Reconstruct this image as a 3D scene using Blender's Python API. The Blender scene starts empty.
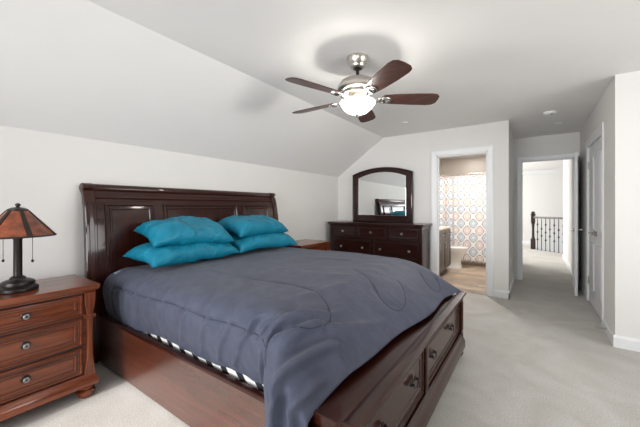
import bpy, math, random
from mathutils import Vector, noise
PI = math.pi
sin, cos, rad = math.sin, math.cos, math.radians
C = bpy.context.scene
COL = C.collection
random.seed(4)

# ------------------------------------------------------------ camera, light, exposure
FPX = 304.0
cam_d = bpy.data.cameras.new('camera')
cam = bpy.data.objects.new('camera', cam_d); COL.objects.link(cam)
cam_d.sensor_width = 36; cam_d.lens = FPX / 640 * 36
cam_d.shift_y = -6.5 / 640
cam_d.clip_start = 0.02
cam.location = (0, 0, 1.25)
cam.rotation_euler = (rad(90), 0, rad(35))
C.camera = cam
C.view_settings.view_transform = 'Standard'
C.view_settings.look = 'None'
C.view_settings.gamma = 1
C.view_settings.use_curve_mapping = False
C.view_settings.exposure = 0.06

w = bpy.data.worlds.new('sky'); C.world = w; w.use_nodes = True
w.node_tree.nodes['Background'].inputs[0].default_value = (0.80, 0.90, 1.0, 1)
w.node_tree.nodes['Background'].inputs[1].default_value = 0.9

def area(name, loc, look, sx, sy, power, col=(1, 1, 1)):
    l = bpy.data.lights.new(name, 'AREA'); l.shape = 'RECTANGLE'; l.size = sx; l.size_y = sy
    l.energy = power; l.color = col
    o = bpy.data.objects.new(name, l); COL.objects.link(o); o.location = loc
    o.rotation_euler = (Vector(look) - Vector(loc)).to_track_quat('-Z', 'Y').to_euler()
    return o
area('daylight_right_window', (2.72, 2.1, 1.42), (-3.0, 2.7, 1.85), 1.9, 1.4, 26, (1, 0.985, 0.96)).data.spread = rad(112)
area('daylight_rear_window', (-1.35, -1.52, 1.20), (-1.2, 3, 1.15), 1.8, 1.5, 37, (0.98, 0.99, 1)).data.spread = rad(105)
area('daylight_rear_window_right', (1.3, -1.52, 1.40), (-.35, 5, 1.6), 1.5, 1.4, 4.5, (0.98, 0.99, 1)).data.spread = rad(60)
area('daylight_landing_window', (-2.35, 10.0, 1.5), (2, 10.2, 1.2), 2.2, 1.5, 100, (1, 0.99, 0.97))
sl = bpy.data.lights.new('sun', 'SUN'); sl.energy = 4.0; sl.angle = rad(4); sl.color = (1, .97, .94)
so_ = bpy.data.objects.new('sun', sl); COL.objects.link(so_); so_.location = (-1, -6, 5)
so_.rotation_euler = Vector((-.06, 1, -.70)).to_track_quat('-Z', 'Y').to_euler()

# ------------------------------------------------------------ materials
def mat(name, color=(.8, .8, .8), rough=.5, metal=0, coat=0, coat_rough=.1, spec=.5, emis=None, emis_s=0, trans=0, sheen=0):
    m = bpy.data.materials.new(name); m.use_nodes = True
    b = m.node_tree.nodes['Principled BSDF']
    b.inputs['Base Color'].default_value = (*color, 1)
    b.inputs['Roughness'].default_value = rough
    b.inputs['Metallic'].default_value = metal
    b.inputs['Coat Weight'].default_value = coat
    b.inputs['Coat Roughness'].default_value = coat_rough
    b.inputs['Specular IOR Level'].default_value = spec
    b.inputs['Transmission Weight'].default_value = trans
    b.inputs['Sheen Weight'].default_value = sheen
    if emis:
        b.inputs['Emission Color'].default_value = (*emis, 1); b.inputs['Emission Strength'].default_value = emis_s
    return m
def nd(m, t, **kw):
    n = m.node_tree.nodes.new(t)
    for k, v in kw.items(): setattr(n, k, v)
    return n
def lk(m, a, b): m.node_tree.links.new(a, b)
def bsdf(m): return m.node_tree.nodes['Principled BSDF']
def noise_col(m, cols, scale=(1, 1, 1), nscale=5, detail=4, lo=.3, hi=.7, bump=0, bdist=.002, dist=0):
    tc = nd(m, 'ShaderNodeTexCoord'); mp = nd(m, 'ShaderNodeMapping'); mp.inputs['Scale'].default_value = scale
    n = nd(m, 'ShaderNodeTexNoise'); n.inputs['Scale'].default_value = nscale; n.inputs['Detail'].default_value = detail
    n.inputs['Distortion'].default_value = dist
    r = nd(m, 'ShaderNodeValToRGB')
    r.color_ramp.elements[0].position = lo; r.color_ramp.elements[0].color = (*cols[0], 1)
    r.color_ramp.elements[1].position = hi; r.color_ramp.elements[1].color = (*cols[1], 1)
    lk(m, tc.outputs['Object'], mp.inputs[0]); lk(m, mp.outputs[0], n.inputs['Vector']); lk(m, n.outputs['Fac'], r.inputs[0])
    lk(m, r.outputs[0], bsdf(m).inputs['Base Color'])
    if bump:
        b = nd(m, 'ShaderNodeBump'); b.inputs['Strength'].default_value = bump; b.inputs['Distance'].default_value = bdist
        lk(m, n.outputs['Fac'], b.inputs['Height']); lk(m, b.outputs[0], bsdf(m).inputs['Normal'])
    return m
def wood(name, c0, c1, axis, rough=.35, coat=.55, cr=.10, spec=.12):
    m = mat(name, rough=rough, coat=coat, coat_rough=cr, spec=spec); bsdf(m).inputs['Coat IOR'].default_value = 1.6
    sc = [16, 16, 16]; sc[axis] = 1.1
    return noise_col(m, (c0, c1), tuple(sc), 2.2, 5, .2, .85, dist=.7)
CH0, CH1 = (.014, .0032, .0018), (.055, .011, .0050)
wood_x = wood('cherry_wood_x', CH0, CH1, 0)
wood_y = wood('cherry_wood_y', CH0, CH1, 1)
wood_z = wood('cherry_wood_z', CH0, CH1, 2)
rail_m = wood('lit_rail_wood', (.050, .013, .007), (.13, .035, .018), 0, coat=1, cr=.22); bsdf(rail_m).inputs['Coat IOR'].default_value = 2.1  # bed wood with the light's glow put into a lighter base and stronger coat
glaze = mat('dark_glaze', (.008, .003, .002), .5)
NS0, NS1 = (.030, .006, .003), (.32, .078, .026)  # cherry of the same set, lit-up look put into a redder, lighter base
ns_y = wood('lit_cherry_y', NS0, NS1, 1, coat=.7, cr=.12)
ns_z = wood('lit_cherry_z', NS0, NS1, 2, coat=.7, cr=.12)
DR0, DR1 = (.012, .0035, .003), (.038, .009, .007)
dr_x = wood('dark_cherry_x', DR0, DR1, 0)
dr_z = wood('dark_cherry_z', DR0, DR1, 2)
blade_m = wood('walnut_blade', (.045, .02, .016), (.12, .05, .04), 0, rough=.4, coat=.4, cr=.25)
rail_wood = mat('dark_brown_rail', (.028, .010, .006), .4, coat=.2)
wall_m = noise_col(mat('wall_paint', rough=.85, spec=.2), ((.815, .800, .775), (.830, .815, .790)), nscale=3, bump=.03)
bath_m = mat('bathroom_paint', (.74, .68, .62), .8, spec=.2)
ceil_m = noise_col(mat('ceiling_paint', rough=.9, spec=.15), ((.87, .86, .845), (.885, .875, .86)), nscale=3)
trim_m = mat('white_trim_paint', (.86, .87, .88), .35)
door_m = mat('white_door_paint', (.84, .85, .86), .38)
white_m = mat('white_plastic', (.85, .85, .84), .4)
porc_m = mat('porcelain', (.88, .88, .87), .12, coat=.5)
nickel = mat('brushed_nickel', (.62, .58, .53), .28, metal=1)
chrome = mat('polished_nickel', (.75, .73, .70), .16, metal=1)
pewter = mat('pewter', (.42, .41, .40), .3, metal=1)
dark_metal = mat('dark_bronze', (.035, .028, .026), .35, metal=.6)
iron = mat('black_iron', (.03, .03, .035), .45, metal=.5)
mirror_m = mat('mirror_glass', (.86, .88, .88), .01, metal=1)
glass_m = mat('window_glass', (1, 1, 1), .0)
def glass_nodes(m):
    tr = m.node_tree.nodes.new('ShaderNodeBsdfTransparent'); mx = m.node_tree.nodes.new('ShaderNodeMixShader'); mx.inputs[0].default_value = .93
    out = [n for n in m.node_tree.nodes if n.type == 'OUTPUT_MATERIAL'][0]
    m.node_tree.links.new(m.node_tree.nodes['Principled BSDF'].outputs[0], mx.inputs[1]); m.node_tree.links.new(tr.outputs[0], mx.inputs[2]); m.node_tree.links.new(mx.outputs[0], out.inputs['Surface'])
glass_nodes(glass_m)
black_m = mat('gap_shade_black', (.01, .01, .01), .8)  # painted stand-in for the shade in the gaps around drawers
carpet = noise_col(mat('carpet', rough=.95, spec=.1, sheen=.2), ((.455, .44, .41), (.69, .67, .635)), nscale=110, detail=8, lo=.25, hi=.75, bump=.35, bdist=.006)
def carpet_patches(m):
    # broad, barely visible pile direction marks
    r = [n for n in m.node_tree.nodes if n.type == 'VALTORGB'][0]
    tc = [n for n in m.node_tree.nodes if n.type == 'TEX_COORD'][0]
    n = nd(m, 'ShaderNodeTexNoise'); n.inputs['Scale'].default_value = 2.3; n.inputs['Detail'].default_value = 5; n.inputs['Distortion'].default_value = 1.2
    r2 = nd(m, 'ShaderNodeValToRGB'); r2.color_ramp.elements[0].position = .35; r2.color_ramp.elements[1].position = .65
    r2.color_ramp.elements[0].color = (.86, .84, .81, 1); r2.color_ramp.elements[1].color = (1, 1, 1, 1)
    mx = nd(m, 'ShaderNodeMix', data_type='RGBA', blend_type='MULTIPLY'); mx.inputs[0].default_value = 1
    lk(m, tc.outputs['Object'], n.inputs['Vector']); lk(m, n.outputs['Fac'], r2.inputs[0])
    lk(m, r.outputs[0], mx.inputs[6]); lk(m, r2.outputs[0], mx.inputs[7]); lk(m, mx.outputs[2], bsdf(m).inputs['Base Color'])
carpet_patches(carpet)
tile_m = mat('wood_look_tile', rough=.35)
def tile_nodes(m):
    tc = nd(m, 'ShaderNodeTexCoord'); br = nd(m, 'ShaderNodeTexBrick')
    br.inputs['Scale'].default_value = 1; br.inputs['Brick Width'].default_value = .9; br.inputs['Row Height'].default_value = .2
    br.inputs['Mortar Size'].default_value = .004
    br.inputs['Color1'].default_value = (.50, .40, .29, 1); br.inputs['Color2'].default_value = (.30, .225, .16, 1)
    br.inputs['Mortar'].default_value = (.25, .2, .16, 1)
    n = nd(m, 'ShaderNodeTexNoise'); n.inputs['Scale'].default_value = 6; n.inputs['Detail'].default_value = 6
    mx = nd(m, 'ShaderNodeMix', data_type='RGBA', blend_type='OVERLAY'); mx.inputs[0].default_value = .7
    lk(m, tc.outputs['Object'], br.inputs['Vector']); lk(m, tc.outputs['Object'], n.inputs['Vector'])
    lk(m, br.outputs['Color'], mx.inputs[6]); lk(m, n.outputs['Fac'], mx.inputs[7]); lk(m, mx.outputs[2], bsdf(m).inputs['Base Color'])
tile_nodes(tile_m)
comf_m = noise_col(mat('blue_grey_comforter', rough=.65, spec=.25, sheen=.10), ((.058, .064, .098), (.076, .084, .124)), nscale=11, detail=7, bump=.30, bdist=.02, dist=.8)
seam_m = mat('seam_thread', (.028, .034, .055), .8)
teal = noise_col(mat('teal_satin', rough=.45, spec=.35), ((.003, .165, .265), (.006, .235, .360)), nscale=5, detail=4, bump=.6, bdist=.05, dist=1.2)
sheet_m = mat('pale_blue_sheet', (.42, .55, .72), .8)
mica = noise_col(mat('amber_mica', rough=.35, coat=.3), ((.10, .020, .008), (.34, .080, .026)), nscale=22, detail=6)
bowl_m = mat('frosted_glass_bowl', (.95, .95, .93), .35, emis=(1, .98, .95), emis_s=.4)
def bowl_nodes(m):
    tr = nd(m, 'ShaderNodeBsdfTransparent'); mx = nd(m, 'ShaderNodeMixShader'); mx.inputs[0].default_value = .35
    out = [n for n in m.node_tree.nodes if n.type == 'OUTPUT_MATERIAL'][0]
    lk(m, bsdf(m).outputs[0], mx.inputs[1]); lk(m, tr.outputs[0], mx.inputs[2]); lk(m, mx.outputs[0], out.inputs['Surface'])
bowl_nodes(bowl_m)
lens_m = mat('light_lens', (1, 1, 1), .4, emis=(1, .93, .85), emis_s=2.2)
vanity_m = noise_col(mat('grey_brown_cabinet', rough=.4, coat=.2), ((.055, .042, .036), (.12, .095, .08)), (8, 8, 1), 3, 5)
top_m = noise_col(mat('beige_counter', rough=.2), ((.62, .50, .40), (.75, .64, .54)), nscale=25)
apron_m = mat('tub_base_brown', (.45, .36, .27), .4)  # brown strip along the foot of the tub
strip_m = mat('mattress_border', rough=.8)
def strip_nodes(m):
    tc = nd(m, 'ShaderNodeTexCoord'); sp = nd(m, 'ShaderNodeSeparateXYZ'); md = nd(m, 'ShaderNodeMath', operation='MULTIPLY'); md.inputs[1].default_value = 7.4
    fr = nd(m, 'ShaderNodeMath', operation='FRACT'); gt = nd(m, 'ShaderNodeMath', operation='GREATER_THAN'); gt.inputs[1].default_value = .42
    ad = nd(m, 'ShaderNodeMath', operation='MULTIPLY_ADD'); ad.inputs[1].default_value = 7.0
    r = nd(m, 'ShaderNodeValToRGB'); r.color_ramp.elements[0].color = (.012, .013, .016, 1); r.color_ramp.elements[1].color = (.80, .80, .78, 1)
    lk(m, tc.outputs['Object'], sp.inputs[0]); lk(m, sp.outputs['X'], md.inputs[0]); lk(m, sp.outputs['Z'], ad.inputs[0]); lk(m, md.outputs[0], ad.inputs[2])
    lk(m, ad.outputs[0], fr.inputs[0]); lk(m, fr.outputs[0], gt.inputs[0]); lk(m, gt.outputs[0], r.inputs[0]); lk(m, r.outputs[0], bsdf(m).inputs['Base Color'])
strip_nodes(strip_m)
curtain_m = mat('printed_curtain', rough=.85)
def curtain_nodes(m):
    def math_(op, a=None, b=None):
        n = nd(m, 'ShaderNodeMath', operation=op)
        for i, v in enumerate((a, b)):
            if v is None: continue
            if isinstance(v, (int, float)): n.inputs[i].default_value = v
            else: lk(m, v, n.inputs[i])
        return n.outputs[0]
    uv = nd(m, 'ShaderNodeUVMap'); uv.uv_map = 'UVMap'; sp = nd(m, 'ShaderNodeSeparateXYZ'); lk(m, uv.outputs[0], sp.inputs[0])
    cx = math_('COSINE', math_('MULTIPLY', sp.outputs[0], 2 * PI / .242)); cy = math_('COSINE', math_('MULTIPLY', sp.outputs[1], 2 * PI / .300))
    h = math_('MULTIPLY', math_('ADD', cx, cy), .5); ah = math_('ABSOLUTE', h)
    inner = nd(m, 'ShaderNodeValToRGB'); cr = inner.color_ramp; cr.interpolation = 'CONSTANT'
    # 0 white ground, 1 outline, 2 fill
    stops = [(0, (0, 0, 0)), (.24, (1, 0, 0)), (.36, (0, 0, 0)), (.42, (0, 1, 0)), (.60, (0, 0, 0)), (.66, (0, 1, 0)), (.9, (0, 0, 0))]
    cr.elements[0].position = 0; cr.elements[0].color = (0, 0, 0, 1); cr.elements[1].position = .24; cr.elements[1].color = (1, 0, 0, 1)
    for p, c in stops[2:]:
        e = cr.elements.new(p); e.color = (*c, 1)
    lk(m, ah, inner.inputs[0]); sc = nd(m, 'ShaderNodeSeparateColor'); lk(m, inner.outputs[0], sc.inputs[0])
    sg = math_('GREATER_THAN', h, 0)
    fill = nd(m, 'ShaderNodeMix', data_type='RGBA'); lk(m, sg, fill.inputs[0])
    fill.inputs[6].default_value = (.72, .62, .58, 1); fill.inputs[7].default_value = (.50, .60, .69, 1)
    m1 = nd(m, 'ShaderNodeMix', data_type='RGBA'); lk(m, sc.outputs[1], m1.inputs[0]); m1.inputs[6].default_value = (.84, .83, .83, 1); lk(m, fill.outputs[2], m1.inputs[7])
    m2 = nd(m, 'ShaderNodeMix', data_type='RGBA'); lk(m, sc.outputs[0], m2.inputs[0]); lk(m, m1.outputs[2], m2.inputs[6]); m2.inputs[7].default_value = (.10, .10, .14, 1)
    lk(m, m2.outputs[2], bsdf(m).inputs['Base Color'])
curtain_nodes(curtain_m)

# ------------------------------------------------------------ mesh helpers
def offset_poly(poly, d):
    n = len(poly); out = []
    for i in range(n):
        p0, p1, p2 = Vector(poly[i - 1]), Vector(poly[i]), Vector(poly[(i + 1) % n])
        e1 = (p1 - p0).normalized(); e2 = (p2 - p1).normalized()
        n1 = Vector((-e1.y, e1.x)); n2 = Vector((-e2.y, e2.x))
        b = n1 + n2; k = 1 + n1.dot(n2)
        out.append(tuple(p1 + b * (d / max(k, .2))))
    return out
def plane_map(o, u, v, n):
    o, u, v, n = Vector(o), Vector(u), Vector(v), Vector(n)
    return lambda a, b, c: tuple(o + u * a + v * b + n * c)
class MB:
    def __init__(self): self.v = []; self.f = []; self.m = []
    def add(self, vs, fs, mi=0):
        k = len(self.v); self.v += [tuple(x) for x in vs]
        for f in fs: self.f.append([i + k for i in f]); self.m.append(mi)
    def rings(self, poly, steps, mp, cap0=True, cap1=True, mi=0):
        vs = []; n = len(poly)
        for ins, h in steps:
            for (a, b) in (offset_poly(poly, ins) if abs(ins) > 1e-9 else poly): vs.append(mp(a, b, h))
        fs = []
        for r in range(len(steps) - 1):
            for i in range(n):
                j = (i + 1) % n
                fs.append((r * n + i, r * n + j, (r + 1) * n + j, (r + 1) * n + i))
        if cap0: fs.append(tuple(reversed(range(n))))
        if cap1: fs.append(tuple(range((len(steps) - 1) * n, len(steps) * n)))
        self.add(vs, fs, mi); return self
    def box(self, a, b, bev=.003, mi=0):
        x0, y0, z0 = (min(a[i], b[i]) for i in range(3)); x1, y1, z1 = (max(a[i], b[i]) for i in range(3))
        bev = min(bev, (x1 - x0) * .45, (y1 - y0) * .45, (z1 - z0) * .45); h = z1 - z0
        st = [(0, 0), (0, h)] if bev <= 0 else [(bev, 0), (0, bev), (0, h - bev), (bev, h)]
        return self.rings([(x0, y0), (x1, y0), (x1, y1), (x0, y1)], st, lambda p, q, r: (p, q, z0 + r), mi=mi)
    def lathe(self, prof, c, seg=32, axis=(0, 0, 1), mi=0):
        ax = Vector(axis).normalized(); t = Vector((1, 0, 0)) if abs(ax.x) < .9 else Vector((0, 1, 0))
        u = ax.cross(t).normalized(); v = ax.cross(u); c = Vector(c); vs = []
        for r, z in prof:
            r = max(r, 1e-4)
            for k in range(seg):
                a = 2 * PI * k / seg; vs.append(c + ax * z + (u * cos(a) + v * sin(a)) * r)
        fs = []
        for i in range(len(prof) - 1):
            for k in range(seg):
                j = (k + 1) % seg; fs.append((i * seg + k, i * seg + j, (i + 1) * seg + j, (i + 1) * seg + k))
        fs.append(tuple(reversed(range(seg)))); fs.append(tuple(range((len(prof) - 1) * seg, len(prof) * seg)))
        self.add(vs, fs, mi); return self
    def tube(self, pts, r, seg=8, mi=0):
        pts = [Vector(p) for p in pts]; n = len(pts); vs = []; up = Vector((0, 0, 1))
        for i, p in enumerate(pts):
            d = (pts[min(i + 1, n - 1)] - pts[max(i - 1, 0)]).normalized()
            a = d.cross(up if abs(d.z) < .95 else Vector((1, 0, 0))).normalized(); b = d.cross(a)
            rr = r[i] if isinstance(r, (list, tuple)) else r
            for k in range(seg): t = 2 * PI * k / seg; vs.append(p + (a * cos(t) + b * sin(t)) * rr)
        fs = []
        for i in range(n - 1):
            for k in range(seg):
                j = (k + 1) % seg; fs.append((i * seg + k, i * seg + j, (i + 1) * seg + j, (i + 1) * seg + k))
        fs.append(tuple(reversed(range(seg)))); fs.append(tuple(range((n - 1) * seg, n * seg)))
        self.add(vs, fs, mi); return self
    def prism(self, poly, axis, a, b, bev=0, mi=0):
        # poly in the two remaining axes (order x,y,z), extruded along axis from a to b
        oth = [i for i in range(3) if i != axis]
        def mp(p, q, r):
            o = [0, 0, 0]; o[oth[0]] = p; o[oth[1]] = q; o[axis] = r; return tuple(o)
        st = [(0, a), (0, b)] if bev == 0 else [(bev, a), (0, a + bev), (0, b - bev), (bev, b)]
        return self.rings(poly, st, mp, mi=mi)
    def build(self, name, mats, parent=None, angle=35, smooth=True):
        if not isinstance(mats, (list, tuple)): mats = [mats]
        xs, ys, zs = zip(*self.v)
        o0 = Vector(((min(xs) + max(xs)) / 2, (min(ys) + max(ys)) / 2, min(zs)))
        me = bpy.data.meshes.new(name)
        me.from_pydata([tuple(Vector(p) - o0) for p in self.v], [], self.f)
        for m in mats: me.materials.append(m)
        for p, mi in zip(me.polygons, self.m): p.material_index = mi; p.use_smooth = smooth
        import bmesh
        bm = bmesh.new(); bm.from_mesh(me); bmesh.ops.recalc_face_normals(bm, faces=bm.faces); bm.to_mesh(me); bm.free()
        if smooth: me.set_sharp_from_angle(angle=rad(angle))
        o = bpy.data.objects.new(name, me); COL.objects.link(o)
        if parent is not None:
            o.parent = parent; o.location = o0 - WORLD[parent.name]
        else: o.location = o0
        WORLD[o.name] = o0
        return o
WORLD = {}
def tag(o, label, cat, group=None, kind=None):
    o['label'] = label; o['category'] = cat
    if group: o['group'] = group
    if kind: o['kind'] = kind
    return o
def thing(name, loc, label, cat, group=None):
    o = bpy.data.objects.new(name, None); COL.objects.link(o); o.location = loc; o.empty_display_size = .1
    WORLD[o.name] = Vector(loc); return tag(o, label, cat, group)
def struct(name, mb, m, parent=None, smooth=True):
    o = mb.build(name, m, parent, smooth=smooth); o['kind'] = 'structure'; return o
def copy_tree(o, parent=None):
    c = o.copy(); COL.objects.link(c); c.parent = parent
    for ch in [k for k in bpy.data.objects if k.parent == o]: copy_tree(ch, c)
    return c
def rect(a0, b0, a1, b1): return [(a0, b0), (a1, b0), (a1, b1), (a0, b1)]
def spline(P, n=8):
    P = [Vector(p) for p in P]; out = []
    for i in range(len(P) - 1):
        p0, p1, p2, p3 = P[max(i - 1, 0)], P[i], P[i + 1], P[min(i + 2, len(P) - 1)]
        for k in range(n):
            t = k / n
            out.append(.5 * ((2 * p1) + (-p0 + p2) * t + (2 * p0 - 5 * p1 + 4 * p2 - p3) * t * t + (-p0 + 3 * p1 - 3 * p2 + p3) * t ** 3))
    out.append(P[-1]); return out
def sstep(a, b, x):
    t = min(1, max(0, (x - a) / (b - a))); return t * t * (3 - 2 * t)

# ------------------------------------------------------------ the room
XL, YB, YR, ZC, KN, XS = -2.99, 4.864, 3.74, 2.43, 1.81, -2.085
XR, YE, HR, HL, REAR = 2.80, 6.25, .603, -.27, -1.60
T = .12
mb = MB()
mb.box((XL - T, REAR - T, -.1), (XR + T, YB, 0), 0); mb.box((HL - .06, YB, -.1), (XR + T, YE + .06, 0), 0)
mb.box((HL - .06, YE + .06, -.1), (.8, 9.45, 0), 0); mb.box((-2.6, 8.1, -.1), (HL - .06, 12.2, 0), 0)
mb.prism([(HL - .06, 9.45), (1.9, 9.45), (1.9, 9.47), (-.02, 11.10), (-.02, 12.2), (HL - .06, 12.2)], 2, -.1, 0)
struct('floor', mb, carpet, smooth=False)
mb = MB(); mb.box((-1.88 - T, YB, -.09), (HL - .06, 8.1, .001), 0); struct('floor_bathroom', mb, tile_m, smooth=False)
mb = MB(); mb.box((XS - .1, REAR - T, ZC), (XR + T, 12.3, ZC + .1), 0); mb.box((-2.7, YB + .1, ZC), (XS - .1, 12.3, ZC + .1), 0)
struct('ceiling', mb, ceil_m, smooth=False)
mb = MB(); mb.prism([(XL, KN), (XS, ZC), (XS, ZC + .1), (XL - T, KN + .1), (XL - T, KN)], 1, REAR - T, YB + T)
struct('ceiling_slope', mb, ceil_m, smooth=False)
mb = MB(); mb.box((XL - T, REAR - T, 0), (XL, YB + T, KN), 0); struct('wall_left', mb, wall_m, smooth=False)
# wall behind the dresser with the bathroom doorway
BX0, BX1, BT = -1.222, -.522, 2.045
mb = MB()
mb.prism([(XL, 0), (BX0, 0), (BX0, ZC), (XS, ZC), (XL, KN)], 1, YB, YB + T)
mb.box((BX0, YB, BT), (BX1, YB + T, ZC), 0); mb.box((BX1, YB, 0), (HL, YB + T, ZC), 0)
struct('wall_back', mb, wall_m, smooth=False)
mb = MB(); mb.box((HL - T, YB + T, 0), (HL, 8.1, ZC), 0); struct('wall_hall_left', mb, wall_m, smooth=False)
# bathroom inner faces
mb = MB(); mb.box((-1.88 - T, YB + T, 0), (-1.88, 8.1, ZC), 0); mb.box((-1.88, 8.0, 0), (HL - T, 8.1, ZC), 0)
mb.box((HL - T - .012, YB + T, 0), (HL - T, 8.0, ZC), 0)
struct('wall_bathroom', mb, bath_m, smooth=False)
# hall end wall with doorway
EX0, EX1, ET = -.172, .545, 2.045
mb = MB(); mb.box((HL, YE, 0), (EX0, YE + T, ZC), 0); mb.box((EX0, YE, ET), (EX1, YE + T, ZC), 0); mb.box((EX1, YE, 0), (HR, YE + T, ZC), 0)
struct('wall_hall_end', mb, wall_m, smooth=False)
# hall right wall with closet opening
CY0, CY1 = 4.335, 5.395
mb = MB(); mb.box((HR, YR, 0), (HR + T, CY0, ZC), 0); mb.box((HR, CY0, ET + .01), (HR + T, CY1, ZC), 0); mb.box((HR, CY1, 0), (HR + T, 9.45, ZC), 0)
struct('wall_hall_right', mb, wall_m, smooth=False)
mb = MB(); mb.box((HR + T, YR, 0), (XR, YR + T, ZC), 0); struct('wall_near_right', mb, wall_m, smooth=False)
mb = MB(); mb.box((HR + .5, CY0 - .2, 0), (HR + .55, CY1 + .2, ZC), 0); struct('wall_closet', mb, wall_m, smooth=False)
# right wall and rear wall with windows
def window_wall(name, mp, length, wins, n0):
    mb = MB(); x = 0
    for (a, b, z0, z1) in wins:
        mb.rings(rect(x, 0, a, ZC), [(0, 0), (0, T)], mp); mb.rings(rect(a, 0, b, z0), [(0, 0), (0, T)], mp)
        mb.rings(rect(a, z1, b, ZC), [(0, 0), (0, T)], mp); x = b
    mb.rings(rect(x, 0, length, ZC), [(0, 0), (0, T)], mp)
    struct(name, mb, wall_m, smooth=False)
    for i, (a, b, z0, z1) in enumerate(wins):
        fr = MB()
        for r in (rect(a, z0, a + .05, z1), rect(b - .05, z0, b, z1), rect(a, z0, b, z0 + .05), rect(a, z1 - .05, b, z1),
                  rect(a, (z0 + z1) / 2 - .02, b, (z0 + z1) / 2 + .02), rect((a + b) / 2 - .03, z0, (a + b) / 2 + .03, z1)):
            fr.rings(r, [(0, .03), (0, .08)], mp)
        o = struct('window_%d' % (n0 + i), fr, trim_m, smooth=False)
        g = MB(); g.rings(rect(a + .05, z0 + .05, b - .05, z1 - .05), [(0, .052), (0, .058)], mp); g.build('pane', glass_m, o)
        cs = MB(); w_ = .07
        for r in (rect(a - w_, z0 - w_, a, z1 + w_), rect(b, z0 - w_, b + w_, z1 + w_), rect(a, z1, b, z1 + w_), rect(a, z0 - w_, b, z0)):
            cs.rings(r, [(0, 0), (0, -.018)], mp)
        cs.build('casing', trim_m, o)
window_wall('wall_right', plane_map((XR, REAR, 0), (0, 1, 0), (0, 0, 1), (1, 0, 0)), YR + T - REAR, [(2.7, 4.7, .68, 2.14)], 1)
window_wall('wall_rear', plane_map((XL, REAR, 0), (1, 0, 0), (0, 0, 1), (0, -1, 0)), XR - XL, [(.72, 2.56, .45, 2.12), (3.5, 5.05, .65, 2.12)], 2)
# landing beyond the hall
mb = MB(); mb.box((-2.7, 12.2, -2.6), (3.2, 12.32, ZC), 0); mb.box((-2.7, 8.1, 0), (-2.6, 12.2, ZC), 0); mb.box((-2.6, 8.1, 0), (HL - T, 8.2, ZC), 0)
mb.box((3.1, 9.45, -2.6), (3.2, 12.2, ZC), 0); mb.box((HR + T, 9.35, -2.6), (3.1, 9.45, ZC), 0)
struct('wall_landing', mb, mat('landing_paint', (.80, .79, .78), .85, spec=.2), smooth=False)
mb = MB(); mb.box((-.3, 9.4, -2.7), (3.2, 12.3, -2.6), 0); struct('floor_stairwell', mb, carpet, smooth=False)
mb = MB(); mb.prism([(12.2, ZC - .11), (12.2, ZC), (12.09, ZC), (12.10, ZC - .03), (12.17, ZC - .09)], 0, -2.6, 3.1)
struct('trim_1', mb, trim_m)

# casings
def casing(mp, a, b, top, w=.075, d=.018):
    mb = MB(); prof = [(0, 0), (0, d * .8), (w * .12, d), (w * .4, d * .75), (w * .8, d * .6), (w, d * .5), (w, 0)]
    # profile swept along a three sided frame: outer -> inner
    path = [((a - w, 0), (a, 0)), ((a - w, top + w), (a, top)), ((b + w, top + w), (b, top)), ((b + w, 0), (b, 0))]
    vs = []; n = len(prof)
    for (po, pi) in path:
        for (k, h) in prof:
            t = k / w; vs.append(mp(po[0] + (pi[0] - po[0]) * t, po[1] + (pi[1] - po[1]) * t, h))
    fs = []
    for i in range(3):
        for k in range(n):
            j = (k + 1) % n; fs.append((i * n + k, i * n + j, (i + 1) * n + j, (i + 1) * n + k))
    fs += [tuple(range(n)), tuple(range(3 * n, 4 * n))]
    mb.add(vs, fs); return mb
def jamb(mb, mp, a, b, top, depth):
    for r in (rect(a, 0, a + .015, top), rect(b - .015, 0, b, top), rect(a, top - .015, b, top)): mb.rings(r, [(0, 0), (0, -depth)], mp)
    for r in (rect(a + .015, 0, a + .027, top - .015), rect(b - .027, 0, b - .015, top - .015), rect(a, top - .027, b, top - .015)): mb.rings(r, [(0, -.05), (0, -.085)], mp)
mpb = plane_map((0, YB, 0), (1, 0, 0), (0, 0, 1), (0, -1, 0))
mb = casing(mpb, BX0, BX1, BT); jamb(mb, mpb, BX0, BX1, BT, T); struct('trim_2', mb, trim_m)
mpe = plane_map((0, YE, 0), (1, 0, 0), (0, 0, 1), (0, -1, 0))
mb = casing(mpe, EX0, EX1, ET, .055); jamb(mb, mpe, EX0, EX1, ET, T); struct('trim_3', mb, trim_m)
mpc = plane_map((HR, 0, 0), (0, 1, 0), (0, 0, 1), (-1, 0, 0))
mb = casing(mpc, CY0, CY1, ET + .01); jamb(mb, mpc, CY0, CY1, ET + .01, T); struct('trim_4', mb, trim_m)

# baseboards
def baseboard(name, p, q, n, h=.105, d=.014):
    p = Vector((*p, 0)); q = Vector((*q, 0)); n = Vector((*n, 0)); L = (q - p).length; u = (q - p).normalized()
    mb = MB(); mb.rings([(0, 0), (d, 0), (d, h * .82), (d * .5, h * .9), (d * .3, h), (0, h)], [(0, 0), (0, L)],
                        lambda a, b, c: tuple(p + n * a + Vector((0, 0, b)) + u * c))
    return struct(name, mb, trim_m)
baseboard('baseboard_left', (XL, REAR), (XL, YB), (1, 0))
baseboard('baseboard_back', (XL, YB), (BX0 - .077, YB), (0, -1))
baseboard('baseboard_back_right', (BX1 + .077, YB), (HL + .014, YB), (0, -1))
baseboard('baseboard_hall_left', (HL, YB - .014), (HL, YE), (1, 0))
baseboard('baseboard_hall_right', (HR, YR), (HR, CY0 - .077), (-1, 0))
baseboard('baseboard_hall_right_far', (HR, CY1 + .077), (HR, YE), (-1, 0))
baseboard('baseboard_near_right', (HR - .014, YR), (XR, YR), (0, -1))
baseboard('baseboard_landing_right', (HR, YE + T), (HR, 9.45), (-1, 0))
baseboard('baseboard_landing_left', (HL, YE + T), (HL, 8.2), (1, 0))
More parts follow.
